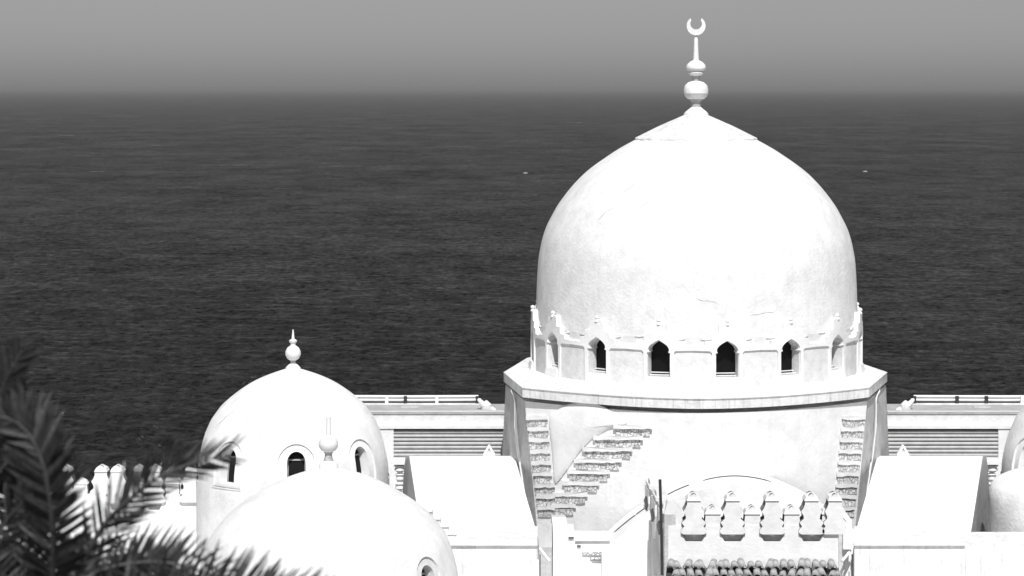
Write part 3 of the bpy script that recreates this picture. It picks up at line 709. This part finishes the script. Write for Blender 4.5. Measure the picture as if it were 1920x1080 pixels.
# ------------------------------------------------------------------ crenellated walls at the far left
def cren(name, label, pxs, pyfoot, Y, s, wl, wr, wtop, shorts=()):
    t = thing(name, (XY((wl+wr)/2, Y), Y, DECK), label, 'wall', 'crenellated walls on the left')
    nh = []
    for px in pxs:
        if wl+25 < px < wr-25:
            nh.append([(XY(px-11*s, Y), ZY(pyfoot+2, Y)), (XY(px+11*s, Y), ZY(pyfoot+2, Y)), (XY(px+17*s, Y), ZY(pyfoot-10, Y)), (XY(px-17*s, Y), ZY(pyfoot-10, Y))])
    m = M(); plate(m, [(XY(wl, Y), DECK-4), (XY(wr, Y), DECK-4), (XY(wr, Y), ZY(wtop, Y)), (XY(wl, Y), ZY(wtop, Y))], nh, flat(Y), 0, .4); obj('wall', m, WHITE, t, smooth=0)
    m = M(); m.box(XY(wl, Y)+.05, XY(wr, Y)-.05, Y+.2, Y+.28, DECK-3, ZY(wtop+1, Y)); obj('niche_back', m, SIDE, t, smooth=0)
    for px in pxs: merlon(t, px, pyfoot, Y-.12, TALL, name='tall_merlon', s=s*1.04, th=.5, mat=WHITE)
    for px in shorts: merlon(t, px, pyfoot, Y+.1, SHORT, name='short_merlon', s=s, th=.25, mat=WHITE)
cren('crenellated_wall', 'nearer white wall of tall pointed merlons behind the palm leaves', (10, 80, 219, 289, 358), 955, 91.0, .88, -60, 376, 928, (44, 151, 254, 323))
cren('crenellated_wall', 'farther row of pointed merlons seen through the gaps of the nearer one', (-20, 52, 122, 189, 259, 325), 955, 94.5, .88, -60, 376, 940, ())
t = thing('carved_post', (XY(752, 91), 91, DECK), 'slim white post of curled ornaments beside the left barrel vault', 'post', 'carved posts'); 
for sg in (1, -1):
    if sg < 0: t = thing('carved_post', (XY(1858, 91), 91, DECK), 'slim white post of curled ornaments beside the right barrel vault', 'post', 'carved posts')
    for k in range(4):
        px = 750 if sg > 0 else 1860
        m = M(); c = W(px, 876+k*17, 91); w_ = [.22, .17, .19, .15][k]
        m.lathe(c.x, c.y, [(w_*.6, c.z-.17), (w_, c.z-.1), (w_*.8, c.z), (w_*1.1, c.z+.07), (w_*.5, c.z+.13), (w_*.7, c.z+.17)], 12); obj('carved_block', m, PANEL, t, smooth=30)
    m = M(); c = W(px, 867, 91); m.box(c.x-.3, c.x+.3, 90.7, 91.3, c.z-.04, c.z+.06); obj('post_cap', m, WHITE, t, smooth=0)

# ------------------------------------------------------------------ far boats and foam
def boat(px, py, L_, rot, label):
    Y = HC*F/(py-165); t = thing('motor_boat', (XY(px, Y), Y, 0), label, 'boat', 'far boats'); t.rotation_euler.z = rot
    m = M(); rings = []
    for u, hw, k in ((-.5, .16, .0), (-.2, .19, -.02), (.15, .17, .0), (.38, .1, .05), (.5, .01, .1)):
        rings.append([(t.location.x+u*L_, Y+hw*L_, .35+k), (t.location.x+u*L_, Y+hw*L_*.6, -.1), (t.location.x+u*L_, Y-hw*L_*.6, -.1), (t.location.x+u*L_, Y-hw*L_, .35+k)])
    m.loft(rings); obj('hull', m, SOFT, t)
    m = M(); m.box(t.location.x-.12*L_, t.location.x+.1*L_, Y-.1*L_, Y+.1*L_, .3, .7); obj('cabin', m, BAR, t)
boat(985, 325, 2.4, .1, 'tiny white boat far out just left of the main dome'); boat(1622, 322, 2.4, -.2, 'tiny white boat far out to the right of the main dome')
m = M()
def foam(px, py, wpx):
    Y = HC*F/(py-165); n_ = 14; top_, bot = [], []
    for i in range(n_+1):
        u = i/n_; x = XY(px-wpx/2+u*wpx, Y); h_ = (.1+random.random())*Y*Y/(HC*F)*.35*math.sin(math.pi*min(max(u, .03), .97)); c_ = Y+math.sin(u*5+px)*Y*Y/(HC*F)*.4
        top_.append((x, c_+h_, .45)); bot.append((x, c_-h_, .45))
    m.add(top_+bot, [(i, i+1, n_+1+i+1, n_+1+i) for i in range(n_)])
for px, py, wpx in ((172, 293, 84), (22, 281, 40), (125, 255, 40), (290, 273, 60), (420, 311, 110), (620, 314, 120), (190, 323, 70), (530, 355, 40), (850, 275, 90), (1075, 230, 60), (350, 352, 20), (580, 531, 14), (130, 547, 22), (200, 430, 26)): foam(px, py, wpx)
fmm, fn, fb = new_mat('sea_foam'); fb.inputs['Base Color'].default_value = grey(.12); fb.inputs['Roughness'].default_value = .9
obj('foam_streaks', m, fmm, smooth=0)['kind'] = 'stuff'

# ------------------------------------------------------------------ palm in the foreground, out of focus
PD = 11.0; PK = PD/15
base = W(60, 1330, PD)
palm = thing('palm_tree', (base.x, base.y, 41.6), 'dark blurred palm leaves filling the lower left corner', 'palm tree')
m = M(); rg = []
for k in range(13):
    f = k/12; z = 41.2 + (base.z-41.2)*f; r = .16-.04*f+.015*(k % 2)
    rg.append([(base.x+r*math.cos(2*math.pi*i/12), base.y+r*math.sin(2*math.pi*i/12), z) for i in range(12)])
m.loft(rg); obj('trunk', m, BARK, palm)
def leaf_mesh(seed, mat):
    rs = random.Random(seed); V = []; Fc = []; n_ = 5; bend = rs.uniform(.05, .22)
    for i in range(n_+1):
        u = i/n_; wd = .036*math.sin(math.pi*min(.98, .18+u*.80))**.8+.002; dz = -bend*u*u
        V += [(-wd, u, dz+.014), (0, u, dz), (wd, u, dz+.014)]
    for i in range(n_): a = i*3; Fc += [(a, a+1, a+4, a+3), (a+1, a+2, a+5, a+4)]
    me = bpy.data.meshes.new('leaflet'); me.from_pydata(V, [], Fc); me.materials.append(mat); me.shade_smooth(); return me
LM = [leaf_mesh(i, LEAF) for i in range(4)]; LD = [leaf_mesh(9+i, LEAF2) for i in range(2)]
def crv(pts, n_):
    out = []
    for i in range(len(pts)-1):
        p0, p1, p2, p3 = [Vector(pts[min(max(i+k, 0), len(pts)-1)]) for k in (-1, 0, 1, 2)]
        for j in range(n_):
            t_ = j/n_; out.append(.5*((2*p1)+(p2-p0)*t_+(2*p0-5*p1+4*p2-p3)*t_*t_+(3*p1-p0-3*p2+p3)*t_**3))
    out.append(Vector(pts[-1])); return out
def frond(pts, L_, n_, fwd=.7, lit=.12, sides=(1, -1), wide=1.0, r0=.022, joined=False, twist=.35, up=0):
    L_ *= PK; r0 *= PK
    P = crv([W(a, b, d*PK) for a, b, d in pts], 8)
    m = M(); m.tube(P, [r0*(1-.75*i/(len(P)-1)) for i in range(len(P))], 6); fr = obj('frond', m, STALK, palm, smooth=60)
    fo = origin(fr); jm = M()
    for i in range(n_):
        f = .06+.93*(i+random.random()*.5)/n_; q = f*(len(P)-1); a = int(q); a = min(a, len(P)-2)
        p = P[a].lerp(P[a+1], q-a); tg = (P[a+1]-P[a]).normalized(); sd = tg.cross(Vector((0, -1, 0))).normalized()
        for s_ in sides:
            d = (tg*(fwd+.5*f) + sd*s_*.85 + Vector((0, random.uniform(-twist, twist), up+random.uniform(-.1, .1)))).normalized()
            ln = L_*(.55+.6*math.sin(math.pi*min(1, .15+f*.8)))*random.uniform(.8, 1.1)
            yv = d; xv = yv.cross(Vector((random.uniform(-.4, .4), -1, random.uniform(-.6, .6)))).normalized(); zv = xv.cross(yv)
            mat = Matrix((xv*wide*ln*1.1, yv*ln, zv*ln)).transposed().to_4x4(); mat.translation = p
            me = random.choice(LD) if random.random() < lit else random.choice(LM)
            if joined: jm.add([mat @ v.co for v in me.vertices], [tuple(pl.vertices) for pl in me.polygons])
            else:
                o = bpy.data.objects.new('leaflet', me); COL.objects.link(o); o.parent = fr
                mt = mat.copy(); mt.translation = p-fo; o.matrix_local = mt
    if joined: obj('leaflets', jm, LEAF, fr, smooth=60)['kind'] = 'stuff'
B_ = (60, 1330, 15.0)
frond([B_, (92, 1180, 14.6), (99, 1060, 14.3), (96, 960, 14.1), (80, 870, 14.0), (48, 808, 14.0), (0, 782, 14.0), (-70, 800, 14.1)], .27, 74, .6, .03, wide=1.3)
frond([B_, (20, 1150, 15.5), (-40, 960, 15.6), (-20, 800, 15.5), (8, 720, 15.4), (40, 660, 15.3)], .26, 30, .9, .0, wide=1.3)
frond([B_, (120, 1140, 14.8), (185, 1000, 14.6), (245, 935, 14.5), (300, 893, 14.4), (365, 868, 14.4), (430, 852, 14.4)], .25, 30, 1.1, .08, wide=1.2)
frond([B_, (130, 1200, 14.3), (250, 1125, 14.1), (380, 1108, 14.0), (500, 1112, 14.0), (620, 1128, 14.0)], .27, 46, .35, .15, wide=1.1, joined=True, up=.2)
frond([B_, (150, 1220, 15.0), (280, 1150, 15.0), (420, 1130, 15.0), (560, 1135, 15.0), (690, 1165, 15.0)], .26, 44, .5, .15, wide=1.1, joined=True, up=.3)
frond([B_, (100, 1160, 15.3), (170, 1080, 15.3), (260, 1055, 15.3), (340, 1060, 15.3), (420, 1090, 15.3)], .26, 36, .4, .3, wide=1.1, joined=True, up=.2)
frond([B_, (20, 1200, 15.2), (-10, 1060, 15.4), (10, 980, 15.4), (60, 930, 15.4)], .26, 30, .4, .3, wide=1.0, joined=True)
frond([B_, (80, 1180, 15.6), (150, 1090, 15.6), (210, 1000, 15.7), (240, 960, 15.7)], .24, 26, .6, .2, wide=1.0, joined=True)
frond([B_, (-60, 1280, 14.8), (-160, 1180, 14.6), (-260, 1150, 14.5)], .3, 30, .4, .1, joined=True)
frond([B_, (50, 1260, 16.0), (60, 1120, 16.6), (70, 1050, 17.2)], .3, 26, .5, .1, joined=True)

frond([B_, (40, 1200, 15.6), (50, 1050, 15.8), (40, 950, 15.9), (10, 890, 15.9), (-40, 880, 15.9)], .28, 60, .5, .0, wide=1.3, joined=True)
frond([B_, (10, 1230, 15.9), (0, 1120, 16.0), (-20, 1040, 16.1), (-60, 1000, 16.1)], .3, 50, .4, .1, wide=1.4, joined=True)
frond([B_, (90, 1230, 16.2), (130, 1150, 16.3), (150, 1080, 16.3), (140, 1020, 16.3)], .28, 50, .5, .1, wide=1.3, joined=True)
frond([B_, (150, 1250, 15.8), (230, 1190, 15.8), (330, 1150, 15.8), (430, 1150, 15.8)], .28, 46, .4, .1, wide=1.2, joined=True, up=.3)

frond([B_, (130, 1240, 15.4), (190, 1150, 15.4), (250, 1085, 15.4), (330, 1060, 15.5)], .28, 54, .5, .08, wide=1.3, joined=True, up=.1)

# hairline plaster cracks on the domes
def cracks(parent, cx, cy, table, scale, spec):
    tb = smooth_prof([(q/scale, HC-(y-165)/scale) for q, y in table], 4); rf = rfun(tb)
    for (ang0, z0, dang, dz, n_) in spec:
        P = []; 
        for i in range(n_+1):
            u = i/n_; z = z0+dz*u+random.uniform(-.03, .03); a = R(ang0+dang*u+random.uniform(-.5, .5)); q = rf(z)+.0
            P.append((cx+q*math.sin(a), cy-q*math.cos(a), z))
        m = M(); m.tube(P, [.002]+[random.uniform(.006, .013) for _ in range(n_-1)]+[.002], 4); obj('crack', m, BAR, parent)
by = {o['label'][:16]: o for o in bpy.data.objects if 'label' in o}
main = [o for o in bpy.data.objects if o.name == 'domed_tower'][0]
cracks(main, XC, YC, prof, 50, [(-4, 42.6, 7, -.15, 9), (14, 42.0, 9, .12, 7), (-38, 46.2, 10, .8, 9), (-30, 45.4, 9, .9, 8), (-46, 45.2, 8, .7, 8), (36, 45.9, -7, .8, 8), (-22, 46.9, 8, .35, 7)])
sm = [o for o in bpy.data.objects if o.name == 'small_domed_tower'][0]
cracks(sm, XY(549.5, SY), SY, small_tab, SS, [(-40, 38.6, 18, .75, 8), (-34, 38.3, 16, .8, 8), (-62, 38.0, 14, .7, 7), (-20, 37.6, 6, .9, 7)])
